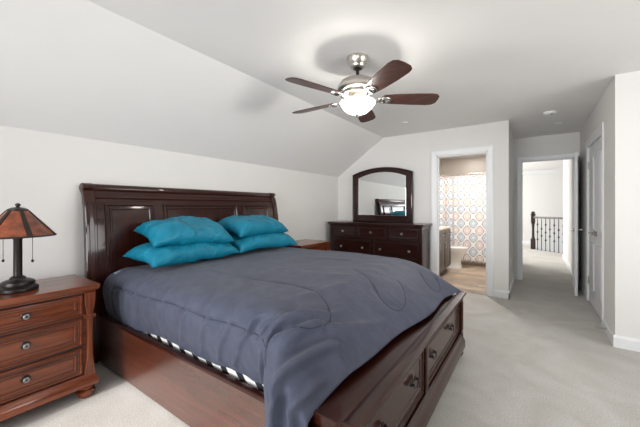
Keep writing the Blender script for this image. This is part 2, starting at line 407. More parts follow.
baseboard('baseboard_landing', (-2.6, 12.2), (0.0, 12.2), (0, -1), .13)
baseboard('baseboard_bathroom', (-1.88, 6.45), (-1.88, 7.12), (1, 0))

# panelled doors
def arch_rect(a0, b0, a1, b1, rise, n=10):
    pts = [(a0, b0), (a1, b0), (a1, b1 - rise)]; c = (a0 + a1) / 2; hw = (a1 - a0) / 2
    for k in range(1, n): t = PI * k / n; pts.append((c + hw * cos(t), b1 - rise + rise * sin(t)))
    pts.append((a0, b1 - rise)); return pts
PST = [(0, 0), (.004, .009), (.014, .009), (.026, .0015), (.036, .0015), (.056, .007)]
def door_leaf(name, o, u, n, wd, ht, th=.035):
    """o hinge-bottom corner, u along the leaf, n towards the room face"""
    mp = plane_map(o, u, (0, 0, 1), n)
    mb = MB(); mb.rings(rect(0, .008, wd, ht), [(.002, -th), (0, -th + .002), (0, -.002), (.002, 0)], mp)
    mpb_ = plane_map(Vector(o) - Vector(n) * th, u, (0, 0, 1), -Vector(n))
    st = min(.11, wd * .2); mid = wd / 2
    cols = [(st, wd - st)] if wd < .6 else [(st, mid - .05), (mid + .05, wd - st)]
    for (a, b) in cols:
        for m_ in (mp, mpb_):
            mb.rings(rect(a, .22, b, .80), PST, m_, cap0=False)
            mb.rings(arch_rect(a, .98, b, ht - .13, min(.12, (b - a) * .38)), PST, m_, cap0=False)
    return struct(name, mb, door_m)
def lever(parent, p, n, along, m=chrome):
    mb = MB(); n = Vector(n); p = Vector(p); al = Vector(along)
    mb.lathe([(.0, 0), (.030, 0), (.032, .004), (.028, .010), (.012, .014), (.011, .045), (.0, .047)], p, 20, n)
    mb.tube([p + n * .042, p + n * .046 + al * .02, p + n * .046 + al * .07 + Vector((0, 0, .004)), p + n * .044 + al * .115], [.010, .010, .008, .007], 10)
    return mb.build('lever_handle', m, parent)
def hinges(parent, mp, zs, m=pewter):
    for z in zs:
        mb = MB(); mb.rings(rect(-.016, z - .05, .016, z + .05), [(0, 0), (0, .004)], mp)
        c = Vector(mp(0, z - .05, .006)); mb.lathe([(.0, 0), (.007, 0), (.007, .1), (.0, .1)], c, 10)
        mb.build('hinge', m, parent)
d1 = door_leaf('door_1', (BX1 - .035, YB + T - .005, 0), (0, 1, 0), (-1, 0, 0), .68, 2.02)
hinges(d1, plane_map((BX1 - .016, YB + T - .045, 0), (0, 1, 0), (0, 0, 1), (-1, 0, 0)), (.25, 1.05, 1.8))
lever(d1, (BX1 - .035, YB + T + .61, .93), (-1, 0, 0), (0, -1, 0))
hd = Vector((.478 - .528, 5.545 - 6.245, 0)).normalized(); hn = Vector((hd.y, -hd.x, 0))  # room facing side looks to -x
if hn.x > 0: hn = -hn
d2 = door_leaf('door_2', Vector((.528, 6.235, 0)) + hn * .035 - hn * .035, hd, hn, .70, 2.02)
e = Vector((.528, 6.235, 0)) + hd * .635
lever(d2, e + Vector((0, 0, .93)), hn, -hd); lever(d2, e - hn * .035 + Vector((0, 0, .93)), -hn, -hd)
mb = MB(); mb.rings(rect(.62, .87, .66, .99), [(0, .0), (0, .002)], plane_map(Vector((.528, 6.235, 0)) , hd, (0, 0, 1), hn)); mb.build('escutcheon', chrome, d2)
d3 = door_leaf('door_3', (HR + .012, CY0 + .018, 0), (0, 1, 0), (-1, 0, 0), .510, 2.03)
d4 = door_leaf('door_4', (HR + .012, CY1 - .018, 0), (0, -1, 0), (-1, 0, 0), .510, 2.03)
hinges(d3, plane_map((HR + .010, CY0 + .016, 0), (0, 1, 0), (0, 0, 1), (-1, 0, 0)), (.28, 1.8))
hinges(d4, plane_map((HR + .010, CY1 - .016, 0), (0, 1, 0), (0, 0, 1), (-1, 0, 0)), (.28, 1.8))
lever(d3, (HR + .012, 4.865 - .06, .93), (-1, 0, 0), (0, -1, 0), pewter); lever(d4, (HR + .012, 4.865 + .06, .93), (-1, 0, 0), (0, 1, 0), pewter)

# ------------------------------------------------------------ bed
BY0, BY1, BXF = .98, 2.80, -.49
bed = thing('sleigh_bed', (-1.7, 1.9, 0), 'dark cherry wooden sleigh bed with panelled headboard and drawers in the footboard', 'bed')
HP = spline([(-2.835, 0, .02), (-2.835, 0, .60), (-2.838, 0, .85), (-2.850, 0, 1.05), (-2.872, 0, 1.22), (-2.905, 0, 1.35), (-2.935, 0, 1.405)], 6)
HP = [(p.x, p.z) for p in HP]
def hp_at(z):
    for i in range(len(HP) - 1):
        if HP[i][1] <= z <= HP[i + 1][1]:
            t = (z - HP[i][1]) / (HP[i + 1][1] - HP[i][1]); x = HP[i][0] + (HP[i + 1][0] - HP[i][0]) * t
            dx, dz = HP[i + 1][0] - HP[i][0], HP[i + 1][1] - HP[i][1]; L = math.hypot(dx, dz); return x, dz / L, -dx / L
    return HP[-1][0], 1, 0
def hmap(y, z, h):
    x, nx, nz = hp_at(z); return (x + nx * h, y, z + nz * h)
def head_profile(front, back, top_r):
    f = [(x + front, z) for x, z in HP]; cx, cz = HP[-1][0] - .008, HP[-1][1]
    arc = [(cx + (top_r + front) * cos(t), cz + top_r * sin(t)) for t in [PI * k / 8 for k in range(0, 10)]]
    bk = [(x - back, z) for x, z in reversed(HP)]
    return f[:-1] + arc + [b for b in bk if b[1] < 1.36]
mb = MB(); mb.prism(head_profile(0, .03, .028), 1, .95, 3.01)
hb = mb.build('headboard', wood_y, bed)
mb = MB()  # top rail roll with a fillet below
cx, cz = HP[-1][0] - .008, HP[-1][1]
mb.lathe([(.030, 0), (.034, .01), (.034, 2.05), (.030, 2.06)], (cx, .95, cz), 24, (0, 1, 0))
for z, r in ((1.325, .010),): mb.tube([hmap(.96, z, .004), hmap(3.0, z, .004)], r, 8)
mb.build('top_rail', wood_y, hb)
for (a, b) in ((.890, .968), (2.992, 3.070)):
    mb = MB(); mb.prism(head_profile(.016, .040, .038), 1, a, b, .006)
    m_ = lambda y, z, h: hmap(y, z, h + .016)
    z0 = .06
    mb.rings([(a + .02, z0), (b - .02, z0)] + [(b - .02, z) for z in (.3, .6, .8, .95, 1.1, 1.2, 1.28)] + [(a + .02, z) for z in (1.28, 1.2, 1.1, .95, .8, .6, .3)], [(0, 0), (.004, .005), (.010, .005)], m_, cap0=False)
    mb.build('post', wood_z, hb)
def zpoly(a, z0, b, z1, n=8):
    zs = [z0 + (z1 - z0) * k / n for k in range(n + 1)]
    return [(a, z0), (b, z0)] + [(b, z) for z in zs[1:]] + [(a, z) for z in reversed(zs[1:])]
def zpanel(mb, a, z0, b, z1, steps, n=10):
    # a panel that follows the curve of the headboard: strips in z
    rows = []
    zs = [z0 + (z1 - z0) * k / n for k in range(n + 1)]
    for ins, h in steps:
        r = [(a + ins, min(max(z, z0 + ins), z1 - ins)) for z in zs] + [(b - ins, min(max(z, z0 + ins), z1 - ins)) for z in reversed(zs)]
        rows.append([hmap(y, z, h) for y, z in r])
    n2 = len(rows[0]); vs = [p for r in rows for p in r]; fs = []
    for i in range(len(rows) - 1):
        for k in range(n2):
            j = (k + 1) % n2; fs.append((i * n2 + k, i * n2 + j, (i + 1) * n2 + j, (i + 1) * n2 + k))
    base = (len(rows) - 1) * n2
    for k in range(n): fs.append((base + k, base + k + 1, base + n2 - 2 - k, base + n2 - 1 - k))
    mb.add(vs, fs)
for (a, b) in ((1.025, 1.425), (1.505, 2.385), (2.465, 2.885)):
    mb = MB(); zpanel(mb, a, .45, b, 1.275, [(0, .0), (.003, .014), (.013, .016), (.020, .006), (.032, .006), (.036, .013), (.046, .013), (.052, .006)])
    mb.build('panel', wood_z, hb)
    for e_ in (-.003, .022, .052):
        g_ = MB(); hh_ = .0015 if e_ < 0 else .0075
        for (p_, q_, r_, t_) in ((a + e_, .5, a + e_ + .004, 1.275 - e_), (b - e_ - .004, .5, b - e_, 1.275 - e_)): g_.rings(zpoly(p_, q_, r_, t_), [(0, 0), (0, hh_)], hmap)
        g_.rings(rect(a + e_, 1.271 - e_, b - e_, 1.275 - e_), [(0, 0), (0, hh_)], hmap); g_.build('panel_glaze', glaze, hb)
# rails
for y0, y1, s in ((BY0, BY0 + .032, -1), (BY1 - .032, BY1, 1)):
    mb = MB(); mb.box((-2.83, y0, .012), (-.60, y1, .375), .003)
    mb.build('side_rail', rail_m, bed)
    mb = MB(); mb.box((-2.83, y0 - .002, .362), (-.60, y1 + .004, .385), .004)
    mb.build('rail_cap', wood_x, bed)
FY0 = .893
# footboard box
fb = MB()
fb.box((-.845, FY0 + .004, .46), (-.50, BY1 - .004, .502), .003)
fb.box((-.845, FY0 + .02, .12), (-.522, BY1 - .02, .47), .002)
for a, b in ((.975, 1.733), (1.797, 2.735)): fb.box((-.53, a - .007, .198), (-.5205, b + .007, .477), 0, 1)  # black backing paints the gap shade around each drawer
foot = fb.build('footboard', [wood_y, black_m], bed)
mb = MB()   # top moulding around the outside edge
prof = [(-.530, .474), (-.494, .474), (-.484, .478), (-.484, .486), (-.492, .490), (-.518, .490), (-.518, .504), (-.484, .508), (-.462, .514), (-.458, .520), (-.462, .531), (-.500, .531), (-.526, .524), (-.530, .50)]
mb.prism(prof, 1, FY0 - .012, BY1 + .012, .004); mb.build('top_moulding', wood_y, foot)
for (a, b) in ((FY0 - .004, FY0 + .058), (BY1 - .058, BY1 + .004)):
    mb = MB(); mb.box((-.56, a, .11), (-.484, b, .50), .005)
    mb.rings(rect(a + .015, .22, b - .015, .46), [(0, 0), (.003, .005), (.009, .005), (.012, 0)], plane_map((-.484, 0, 0), (0, 1, 0), (0, 0, 1), (1, 0, 0)), cap0=False)
    mb.build('corner_post', wood_z, foot)
mb = MB(); mb.prism([(-.56, .07), (-.468, .07), (-.468, .115), (-.476, .135), (-.484, .150), (-.484, .185), (-.494, .196), (-.56, .196)], 1, FY0 - .016, BY1 + .016, .004)
mb.build('base_moulding', wood_y, foot)
DIV = 1.765
mb = MB(); mb.box((-.53, DIV - .025, .19), (-.492, DIV + .025, .48), .003)
mb.rings(rect(DIV - .012, .21, DIV + .012, .465), [(0, 0), (.003, .004), (.008, .004)], plane_map((-.492, 0, 0), (0, 1, 0), (0, 0, 1), (1, 0, 0)), cap0=False)
mb.build('divider', wood_z, foot)
BUN = [(0, 0), (.022, 0), (.030, .008), (.040, .028), (.040, .040), (.030, .055), (.022, .062), (.034, .070), (.034, .078), (0, .078)]
for y in (FY0 + .035, BY1 - .035):
    mb = MB(); mb.lathe(BUN, (-.515, y, 0), 24); mb.build('bun_foot', wood_z, foot)
def bail(parent, p, n, side):
    """small bow pull with two rosettes; side is the width axis"""
    p = Vector(p); n = Vector(n); s = Vector(side); mb = MB()
    for k in (-1, 1): mb.lathe([(0, 0), (.014, 0), (.014, .004), (.007, .008), (.006, .016), (.009, .02), (0, .024)], p + s * .034 * k, 14, n)
    mb.tube([p + s * (.034 * cos(t)) + n * (.016 + .006 * sin(t)) + Vector((0, 0, -.024 * sin(t))) for t in [PI * i / 10 for i in range(11)]], .0038, 8)
    mb.lathe([(0, 0), (.010, 0), (.008, .006), (0, .008)], p + n * .0, 12, n)
    return mb.build('bail_handle', dark_metal, parent)
DST = [(0, -.016), (0, .004), (.004, .012), (.018, .014), (.024, .004), (.034, .001), (.040, .007), (.050, .007), (.056, .002)]
for (a, b, hs) in ((.975, DIV - .032, (1.13, 1.545)), (DIV + .032, 2.735, (1.90, 2.40))):
    mb = MB(); mb.rings(rect(a, .205, b, .470), DST, plane_map((-.512, 0, 0), (0, 1, 0), (0, 0, 1), (1, 0, 0)))
    for a_ in (.026, .036): mb.rings(rect(a + a_, .205 + a_, b - a_, .470 - a_), [(0, .0042 if a_ < .03 else .0032), (.005, .0042 if a_ < .03 else .0032)], plane_map((-.512, 0, 0), (0, 1, 0), (0, 0, 1), (1, 0, 0)), cap0=False, cap1=False, mi=1)
    d = mb.build('drawer', [wood_y, glaze], foot)
    for y in hs: bail(d, (-.503, y, .36), (1, 0, 0), (0, 1, 0))

# mattress, sheet
MX0, MX1, MY0, MY1 = -2.80, -.955, 1.035, 2.745
mb = MB(); mb.box((MX0, MY0, .20), (MX1, MY1, .44), .02, 0); mb.box((MX0 + .002, MY0 + .002, .44), (MX1 - .002, MY1 - .002, .70), .02, 1)
tag(mb.build('mattress', [strip_m, sheet_m]), 'mattress with black and white edge band, resting between the bed rails', 'mattress')
def rrect(x0, y0, x1, y1, r, n=6):
    pts = []
    for (cx_, cy_, a0) in ((x1 - r, y0 + r, -90), (x1 - r, y1 - r, 0), (x0 + r, y1 - r, 90), (x0 + r, y0 + r, 180)):
        for k in range(n + 1): t = rad(a0 + 90 * k / n); pts.append((cx_ + r * cos(t), cy_ + r * sin(t)))
    return pts
mb = MB(); mb.rings(rrect(MX0 - .004, MY0 - .006, MX1 + .006, MY1 + .006, .06), [(.0, .425), (0, .68), (.02, .72), (.06, .735)], lambda a, b, c: (a, b, c), cap0=False)
tag(mb.build('fitted_sheet', sheet_m), 'pale blue fitted sheet around the mattress, showing under the comforter hem', 'sheet')

# comforter
def top_z(x, y, xf=-.6):
    z = .775 + .018 * sin((x + 2.6) * 1.4) - .035 * sstep(1.9, 1.0, y) + .012 * sin(y * 2.2)
    q = min(1, max(0, (x + 1.12) / (xf + 1.12))); s = q ** 2.6
    return z * (1 - s) + .532 * s
def hem(x):     # near hem: outward position and height
    d = sstep(-.905, -.810, x)
    zh = .396 + .008 * sin(x * 9) * sstep(-2.6, -2.2, x) + .014 * sstep(-1.9, -1.15, x)
    zh -= .022 * sstep(-2.1, -2.35, x)
    return 1.022 * (1 - d) + .862 * d, zh * (1 - d) + .07 * d, d
def cf(u, t):
    xf_far = -.505; 
    xf = -.650 + (.090) * sstep(.26, .75, t) + (.075) * sstep(.75, 1.0, t) ** 2 + .010 * sin(t * 22)
    x = -2.775 + (xf + 2.775) * u
    if t < .30:
        hy, zh, d = hem(x); zt = top_z(x, 1.14, xf)
        bulge = .992 * (1 - d) + .860 * d
        if d > 0: zt_ = zt
        P = [(hy, zh), (bulge, zh + (zt - zh) * .33), (bulge - .004 * (1 - d), zh + (zt - zh) * (.66 + .12 * d)), (bulge + .035, zt - .042 - .0 * d), (1.14, zt)]
        q = t / .30 * 4; i = min(3, int(q)); f = q - i
        pts = [P[max(i - 1, 0)], P[i], P[i + 1], P[min(i + 2, 4)]]
        r = []
        for c in range(2):
            p0, p1, p2, p3 = (p[c] for p in pts)
            if i == 3: p3 = p2 + (.10 if c == 0 else 0)
            r.append(.5 * (2 * p1 + (p2 - p0) * f + (2 * p0 - 5 * p1 + 4 * p2 - p3) * f * f + (3 * p1 - p0 - 3 * p2 + p3) * f ** 3))
        return Vector((x, r[0], r[1]))
    if t < .86:
        y = 1.14 + (t - .30) / .56 * 1.54
        return Vector((x, y, top_z(x, y, xf)))
    q = (t - .86) / .14; zt = top_z(x, 2.68, xf); zfar = .42 + .06 * sin(x * 7)
    s = sstep(-1.1, -.7, x); zfar = zfar * (1 - s) + .525 * s
    a = q * PI / 2
    y = 2.68 + .11 * sin(min(1, q * 1.5) * PI / 2) + .05 * s * q
    z = zt - (zt - zfar) * (1 - cos(a)) ** 1.0
    return Vector((x, y, z))
FOLDS = [  # polyline in (x, t), half width, height
    ([(-.84, .02), (-.86, .14), (-.865, .22), (-.83, .285), (-.76, .35), (-.70, .44), (-.66, .52)], .020, .030),
    ([(-.77, .02), (-.785, .14), (-.785, .22), (-.75, .275), (-.69, .33), (-.655, .38)], .017, .030),
    ([(-.70, .02), (-.715, .12), (-.715, .20), (-.70, .25), (-.67, .29)], .015, .024),
    ([(-.945, .04), (-.955, .14), (-.95, .22), (-.92, .27), (-.86, .33), (-.80, .42)], .018, .022),
    ([(-1.02, .10), (-1.01, .18), (-.98, .235), (-.93, .285)], .016, .014),
    ([(-1.12, .13), (-1.07, .21), (-1.01, .25), (-.95, .27)], .016, .012),
    ([(-1.03, .03), (-1.01, .09), (-.985, .15), (-.975, .20)], .014, .012),
    ([(-.77, .36), (-.72, .35), (-.68, .37)], .014, .010),
    ([(-1.35, .04), (-1.28, .12), (-1.20, .22), (-1.12, .27)], .018, .009),
    ([(-1.22, .03), (-1.17, .09), (-1.10, .17), (-1.05, .23)], .015, .010),
    ([(-1.52, .03), (-1.46, .12), (-1.38, .22)], .020, .007),
    ([(-1.70, .03), (-1.66, .12), (-1.58, .24)], .022, .008),
    ([(-1.92, .03), (-1.90, .12), (-1.82, .26)], .022, .007),
    ([(-2.10, .03), (-2.09, .10), (-2.03, .20)], .018, .007),
    ([(-2.28, .03), (-2.25, .14), (-2.14, .28)], .022, .008),
    ([(-2.45, .03), (-2.45, .14), (-2.36, .30)], .020, .007),
    ([(-2.60, .05), (-2.60, .16), (-2.52, .30)], .020, .006),
    ([(-2.2, .33), (-1.9, .37), (-1.6, .36), (-1.3, .34)], .03, .005),
    ([(-2.3, .44), (-2.0, .41), (-1.6, .45), (-1.30, .43)], .035, .006),
    ([(-2.35, .60), (-2.0, .64), (-1.5, .62)], .035, .006),
    ([(-2.2, .74), (-1.7, .72), (-1.2, .75)], .035, .006),
    ([(-1.7, .52), (-1.3, .50), (-1.0, .54)], .04, .007),
    ([(-1.05, .30), (-1.0, .42), (-.98, .52)], .03, .006),
]
FS = [([Vector((p.x, p.y * 1.6)) for p in spline([(a, b, 0) for a, b in pl], 6)], w_, h_) for pl, w_, h_ in FOLDS]
SEAMS = [  # (x, t) polylines of stitched quilting lines
    [(-2.60, .160), (-2.45, .170), (-2.1, .158), (-1.75, .166), (-1.45, .156), (-1.2, .162), (-1.02, .160), (-.95, .150), (-.93, .172), (-.90, .150), (-.865, .162)],
    [(-1.55, .385), (-1.30, .405), (-1.10, .405), (-.93, .385), (-.83, .350), (-.80, .315), (-.82, .28), (-.86, .25), (-.91, .225), (-.93, .19)],
    [(-1.10, .62), (-.92, .575), (-.83, .545), (-.76, .525), (-.70, .530), (-.67, .555), (-.68, .595), (-.74, .64), (-.80, .66)],
    [(-.78, .82), (-.70, .785), (-.64, .780), (-.61, .805), (-.63, .84), (-.68, .86)],
]
SS = [[Vector((p.x, p.y * 1.6)) for p in spline([(a, b, 0) for a, b in pl], 6)] for pl in SEAMS]
PT = [0]
def pdist(p, poly):
    best = 9; PT[0] = 0
    for i in range(len(poly) - 1):
        a, b = poly[i], poly[i + 1]; ab = b - a; t = max(0, min(1, (p - a).dot(ab) / max(ab.length_squared, 1e-9)))
        d = (p - a - ab * t).length
        if d < best: best = d; PT[0] = (i + t) / (len(poly) - 1)
    return best
def cdisp(x, t, p):
    q = Vector((x + .014 * noise.noise(Vector((x * 9, t * 14, 2))), t * 1.6 + .02 * noise.noise(Vector((x * 8, t * 12, 7))))); h = 0
    for poly, w_, hh in FS:
        d = pdist(q, poly)
        if d < w_ * 3: h += hh * 1.9 * math.exp(-(d / w_) ** 2) * sstep(1, .65, PT[0]) * (1 if poly[0].y < .12 else sstep(0, .3, PT[0]))
    for poly in SS:
        d = pdist(q, poly)
        if d < .08: h -= .007 * math.exp(-(d / .014) ** 2)
    h += .010 * noise.noise(p * 2.2) + .0045 * noise.noise(Vector((p.x * 9 + p.z * 3, p.y * 9, p.z * 4)))
    side = sstep(.32, .2, t)
    h += side * .010 * noise.noise(Vector((p.x * 11 + p.z * 4, 3.1, p.z * 2.5)))
    if t > .3: h *= 1 - .75 * sstep(-.95, -.62, x)
    return h
def csurf(u, t, extra=0):
    p = cf(u, t); e_ = .002
    du = cf(min(1, u + e_), t) - cf(max(0, u - e_), t); dt = cf(u, min(1, t + e_)) - cf(u, max(0, t - e_))
    n = du.cross(dt)
    if n.length < 1e-12: n = Vector((0, 0, 1))
    n.normalize()
    if n.z < -.3 or (abs(n.z) <= .3 and ((t < .3 and n.y > 0) or (t > .8 and n.y < 0))): n = -n
    return p + n * (cdisp(p.x, t, p) + extra)
NU, NT = 270, 210
mb = MB(); vs = [csurf(i / NU, j / NT) for i in range(NU + 1) for j in range(NT + 1)]
fs = [(i * (NT + 1) + j, (i + 1) * (NT + 1) + j, (i + 1) * (NT + 1) + j + 1, i * (NT + 1) + j + 1) for i in range(NU) for j in range(NT)]
mb.add(vs, fs)
com = mb.build('comforter', comf_m, angle=180)
tag(com, 'rumpled blue grey comforter spread over the bed and spilling over the footboard corner', 'comforter')
sol = com.modifiers.new('thickness', 'SOLIDIFY'); sol.thickness = .010; sol.offset = -1
def u_of(x, t):
    lo, hi = 0, 1
    for _ in range(24):
        m_ = (lo + hi) / 2
        if cf(m_, t).x < x: lo = m_
        else: hi = m_
    return lo
for pl in SS:
    mb = MB(); mb.tube([csurf(u_of(q.x, q.y / 1.6), q.y / 1.6, .0005) for q in pl], .0022, 6); mb.build('stitched_seam', seam_m, com)

# pillows
def pillow(name, c, wy, dx, h, tilt, rz, roll, label, seed):
    c = Vector(c); N = 44; M_ = 30; vs = []; fs = []
    ct, st = cos(rad(tilt)), sin(rad(tilt)); cr_, sr_ = cos(rad(rz)), sin(rad(rz)); crl, srl = cos(rad(roll)), sin(rad(roll))
    for side in (1, -1):
        for i in range(N + 1):
            for j in range(M_ + 1):
                a = -1 + 2 * i / N; b = -1 + 2 * j / M_
                th = max(0, (1 - abs(a) ** 3.6)) ** .42 * max(0, (1 - abs(b) ** 3.0)) ** .45
                y = a * wy / 2 * (1 - .07 * (1 - b * b)); x = b * dx / 2 * (1 - .10 * (1 - a * a))
                z = side * th * h * (.62 if side > 0 else .38)
                q = Vector((x * 6 + seed, y * 6, side * 2.0))
                z += th * side * (.022 * noise.noise(q) + .014 * noise.noise(q * 2.6)) + (1 - th) * th * .03 * noise.noise(Vector((x * 22 + seed, y * 22, 1)))
                z += .020 * noise.noise(Vector((x * 4, y * 4, seed))) - .035 * (abs(a) ** 3) * (abs(b) ** 2)
                x, z = x * ct + z * st, -x * st + z * ct
                y, z = y * crl - z * srl, y * srl + z * crl
                x, y = x * cr_ - y * sr_, x * sr_ + y * cr_
                vs.append(c + Vector((x, y, z)))
    K = (N + 1) * (M_ + 1)
    for s in range(2):
        for i in range(N):
            for j in range(M_):
                q = [s * K + i * (M_ + 1) + j, s * K + (i + 1) * (M_ + 1) + j, s * K + (i + 1) * (M_ + 1) + j + 1, s * K + i * (M_ + 1) + j + 1]
                fs.append(q if s == 0 else q[::-1])
    mb = MB(); mb.add(vs, fs); o = mb.build(name, teal, angle=180)
    import bmesh
    bm = bmesh.new(); bm.from_mesh(o.data); bmesh.ops.remove_doubles(bm, verts=bm.verts, dist=.0008); bmesh.ops.recalc_face_normals(bm, faces=bm.faces); bm.to_mesh(o.data); bm.free()
    return tag(o, label, 'pillow', 'teal pillows at the headboard')
pillow('pillow', (-2.50, 1.52, .860), .84, .46, .170, 6, 2, 0, 'teal pillow lying flat on the comforter at the lower left of the pile', 1.0)
pillow('pillow', (-2.50, 2.37, .872), .84, .46, .170, 5, -2, 0, 'teal pillow lying flat on the comforter at the lower right of the pile', 5.3)
pillow('pillow', (-2.53, 1.54, 1.022), .72, .44, .185, 12, -5, -2, 'teal pillow on top of the left pair, with its near corner hanging over', 9.1)
pillow('pillow', (-2.55, 2.34, 1.034), .76, .44, .185, 12, 3, 1, 'teal pillow on top of the right pair, nearest the far nightstand', 13.7)

# ------------------------------------------------------------ nightstands
def rosette_knob(parent, p, n, m=pewter):
    p = Vector(p); mb = MB()
    mb.lathe([(0, 0), (.022, 0), (.022, .003), (.019, .006), (.0, .006)], p, 20, n, mi=1)
    mb.lathe([(0, .004), (.008, .006), (.007, .012), (.012, .016), (.0165, .021), (.0155, .025), (.0105, .028), (.009, .026), (0, .0255)], p, 20, n)
    mb.lathe([(0, .0255), (.0060, .0258), (.005, .029), (0, .030)], p, 12, n, mi=1)
    return mb.build('knob', [m, dark_metal], parent)
def make_nightstand(loc, label):
    x0, x1, y0, y1 = -2.84, -2.395, .125, .800
    ns = thing('nightstand', (-2.6, .4625, 0), label, 'nightstand', 'cherry nightstands either side of the bed')
    mb = MB(); mb.box((x0, y0 + .015, .10), (x1 - .012, y1 - .015, .70), .003)
    for z0, z1 in ((.552, .680), (.352, .530), (.165, .335)): mb.box((x1 - .02, y0 + .060, z0 - .006), (x1 - .0105, y1 - .060, z1 + .006), 0, 1)
    body = mb.build('body', [ns_y, black_m], ns)
    mb = MB(); mb.rings(rect(x0 - .005, y0 - .022, x1 + .028, y1 + .022), [(.022, .690), (.018, .700), (.006, .708), (.004, .716), (0, .722), (0, .736), (.004, .741), (.012, .741)], lambda a, b, c: (a, b, c))
    mb.build('top', ns_y, ns)
    for (a, b) in ((y0, y0 + .058), (y1 - .058, y1)):
        mb = MB(); c = (a + b) / 2
        P = [(a, .66), (a, .69), (b, .69), (b, .66), (b - .002, .62), (b - .012, .55), (b - .016, .40), (b - .012, .26), (b, .16), (b, .13), (a, .13), (a, .16), (a + .012, .26), (a + .016, .40), (a + .012, .55), (a + .002, .62)]
        mb.rings(P[::-1], [(0, -.05), (0, .012), (.003, .016), (.008, .016)], plane_map((x1, 0, 0), (0, 1, 0), (0, 0, 1), (1, 0, 0)))
        mb.box((x1 - .05, a, .520), (x1 + .020, b, .545), .003)
        mb.build('pilaster', ns_z, ns)
    mb = MB(); mb.rings(rect(x0, y0 - .012, x1 + .028, y1 + .012), [(.0, .085), (0, .118), (.008, .130), (.012, .150), (.020, .158)], lambda a, b, c: (a, b, c)); mb.build('base', ns_y, ns)
    for y in (y0 + .04, y1 - .04):
        for x in (x0 + .05, x1 - .03):
            mb = MB(); mb.lathe([(0, 0), (.032, 0), (.040, .006), (.052, .024), (.052, .040), (.042, .052), (.034, .056), (.046, .062), (.048, .072), (.040, .080), (.040, .088), (0, .088)], (x, y, 0), 28); mb.build('bun_foot', ns_z, ns)
    for z0, z1, zk in ((.552, .680, .620), (.352, .530, .452), (.165, .335, .258)):
        mb = MB(); mb.rings(rect(y0 + .066, z0, y1 - .066, z1), [(0, -.02), (0, .004), (.003, .008), (.012, .010), (.016, .003), (.030, .001), (.033, .006), (.042, .006), (.045, .0015)], plane_map((x1 - .006, 0, 0), (0, 1, 0), (0, 0, 1), (1, 0, 0)))
        for a_ in (.0165, .0265, .0455): mb.rings(rect(y0 + .066 + a_, z0 + a_, y1 - .066 - a_, z1 - a_), [(0, .0036 if a_ < .02 else .0022), (.0022, .0036 if a_ < .02 else .0022)], plane_map((x1 - .006, 0, 0), (0, 1, 0), (0, 0, 1), (1, 0, 0)), cap0=False, cap1=False, mi=1)
        d = mb.build('drawer', [ns_y, glaze], ns); rosette_knob(d, (x1 - .004, .4625, zk), (1, 0, 0))
    return ns
ns1 = make_nightstand(None, 'reddish cherry nightstand with three drawers, under the table lamp beside the bed')
ns2 = copy_tree(ns1); ns2.location = (-2.71, 3.465, 0); ns2['label'] = 'cherry nightstand half hidden behind the bed, with a bare top, near the dresser'

# ------------------------------------------------------------ table lamp
LX, LY = -2.575, .462
lamp = thing('table_lamp', (LX, LY, .741), 'dark bronze table lamp with amber cone shade and pull chains on the nightstand', 'lamp')
mb = MB(); mb.lathe([(0, .741), (.088, .741), (.096, .747), (.096, .762), (.085, .772), (.078, .776), (.080, .786), (.076, .798), (.058, .808), (.040, .812), (.036, .822), (.026, .830), (0, .830)], (LX, LY, 0), 48); mb.build('base', dark_metal, lamp)
mb = MB(); mb.lathe([(0, .828), (.021, .828), (.0205, 1.05), (.026, 1.06), (.026, 1.09), (.012, 1.10), (.006, 1.11), (.006, 1.235), (0, 1.235)], (LX, LY, 0), 24); mb.build('column', dark_metal, lamp)
NP = 6; R0, R1, Z0, Z1 = .178, .048, 1.072, 1.228
mb = MB(); seg = 48
vs = []; fs = []
for (r, z) in ((R0, Z0), (R1, Z1), (R1 - .003, Z1), (R0 - .004, Z0)):
    for k in range(seg): a = 2 * PI * k / seg; vs.append((LX + r * cos(a), LY + r * sin(a), z))
for i in range(4):
    for k in range(seg): j = (k + 1) % seg; n_ = (i + 1) % 4; fs.append((i * seg + k, i * seg + j, n_ * seg + j, n_ * seg + k))
mb.add(vs, fs); sh = mb.build('lamp_shade', mica, lamp)
mb = MB()
for (r, z, w_) in ((R0, Z0, .014), (R1, Z1 - .01, .018)):
    P = [(r + .002, z - .002), (r + .0025, z), (r - w_ * .65, z + w_ * .72), (r - w_ * .65 - .003, z + w_ * .6), (r - .004, z - .002)]
    vs = []; fs = []
    for (rr, zz) in P:
        for k in range(seg): a = 2 * PI * k / seg; vs.append((LX + rr * cos(a), LY + rr * sin(a), zz))
    for i in range(5):
        for k in range(seg): j = (k + 1) % seg; n_ = (i + 1) % 5; fs.append((i * seg + k, i * seg + j, n_ * seg + j, n_ * seg + k))
    mb.add(vs, fs)
for k in range(NP):
    a = 2 * PI * (k + .12) / NP; d_ = Vector((cos(a), sin(a), 0)); s_ = Vector((-sin(a), cos(a), 0)); c_ = Vector((LX, LY, 0))
    A = c_ + d_ * R0 + Vector((0, 0, Z0)); B = c_ + d_ * R1 + Vector((0, 0, Z1)); nn = (B - A).cross(s_).normalized(); nn = nn if nn.z > 0 else -nn
    q = []
    for P, w_ in ((A, .013), (B, .008)):
        for sg in (-1, 1):
            for hh in (.0045, -.001): q.append(P + s_ * w_ * sg + nn * hh)
    mb.add(q, [(0, 2, 6, 4), (1, 5, 7, 3), (0, 4, 5, 1), (2, 3, 7, 6), (0, 1, 3, 2), (4, 6, 7, 5)])
mb.build('shade_frame', dark_metal, sh)
mb = MB(); mb.lathe([(.0, 1.226), (.050, 1.226), (.048, 1.236), (.030, 1.246), (.010, 1.249), (.008, 1.254), (.013, 1.260), (.013, 1.266), (.006, 1.273), (0, 1.274)], (LX, LY, 0), 32); mb.build('finial', dark_metal, lamp)
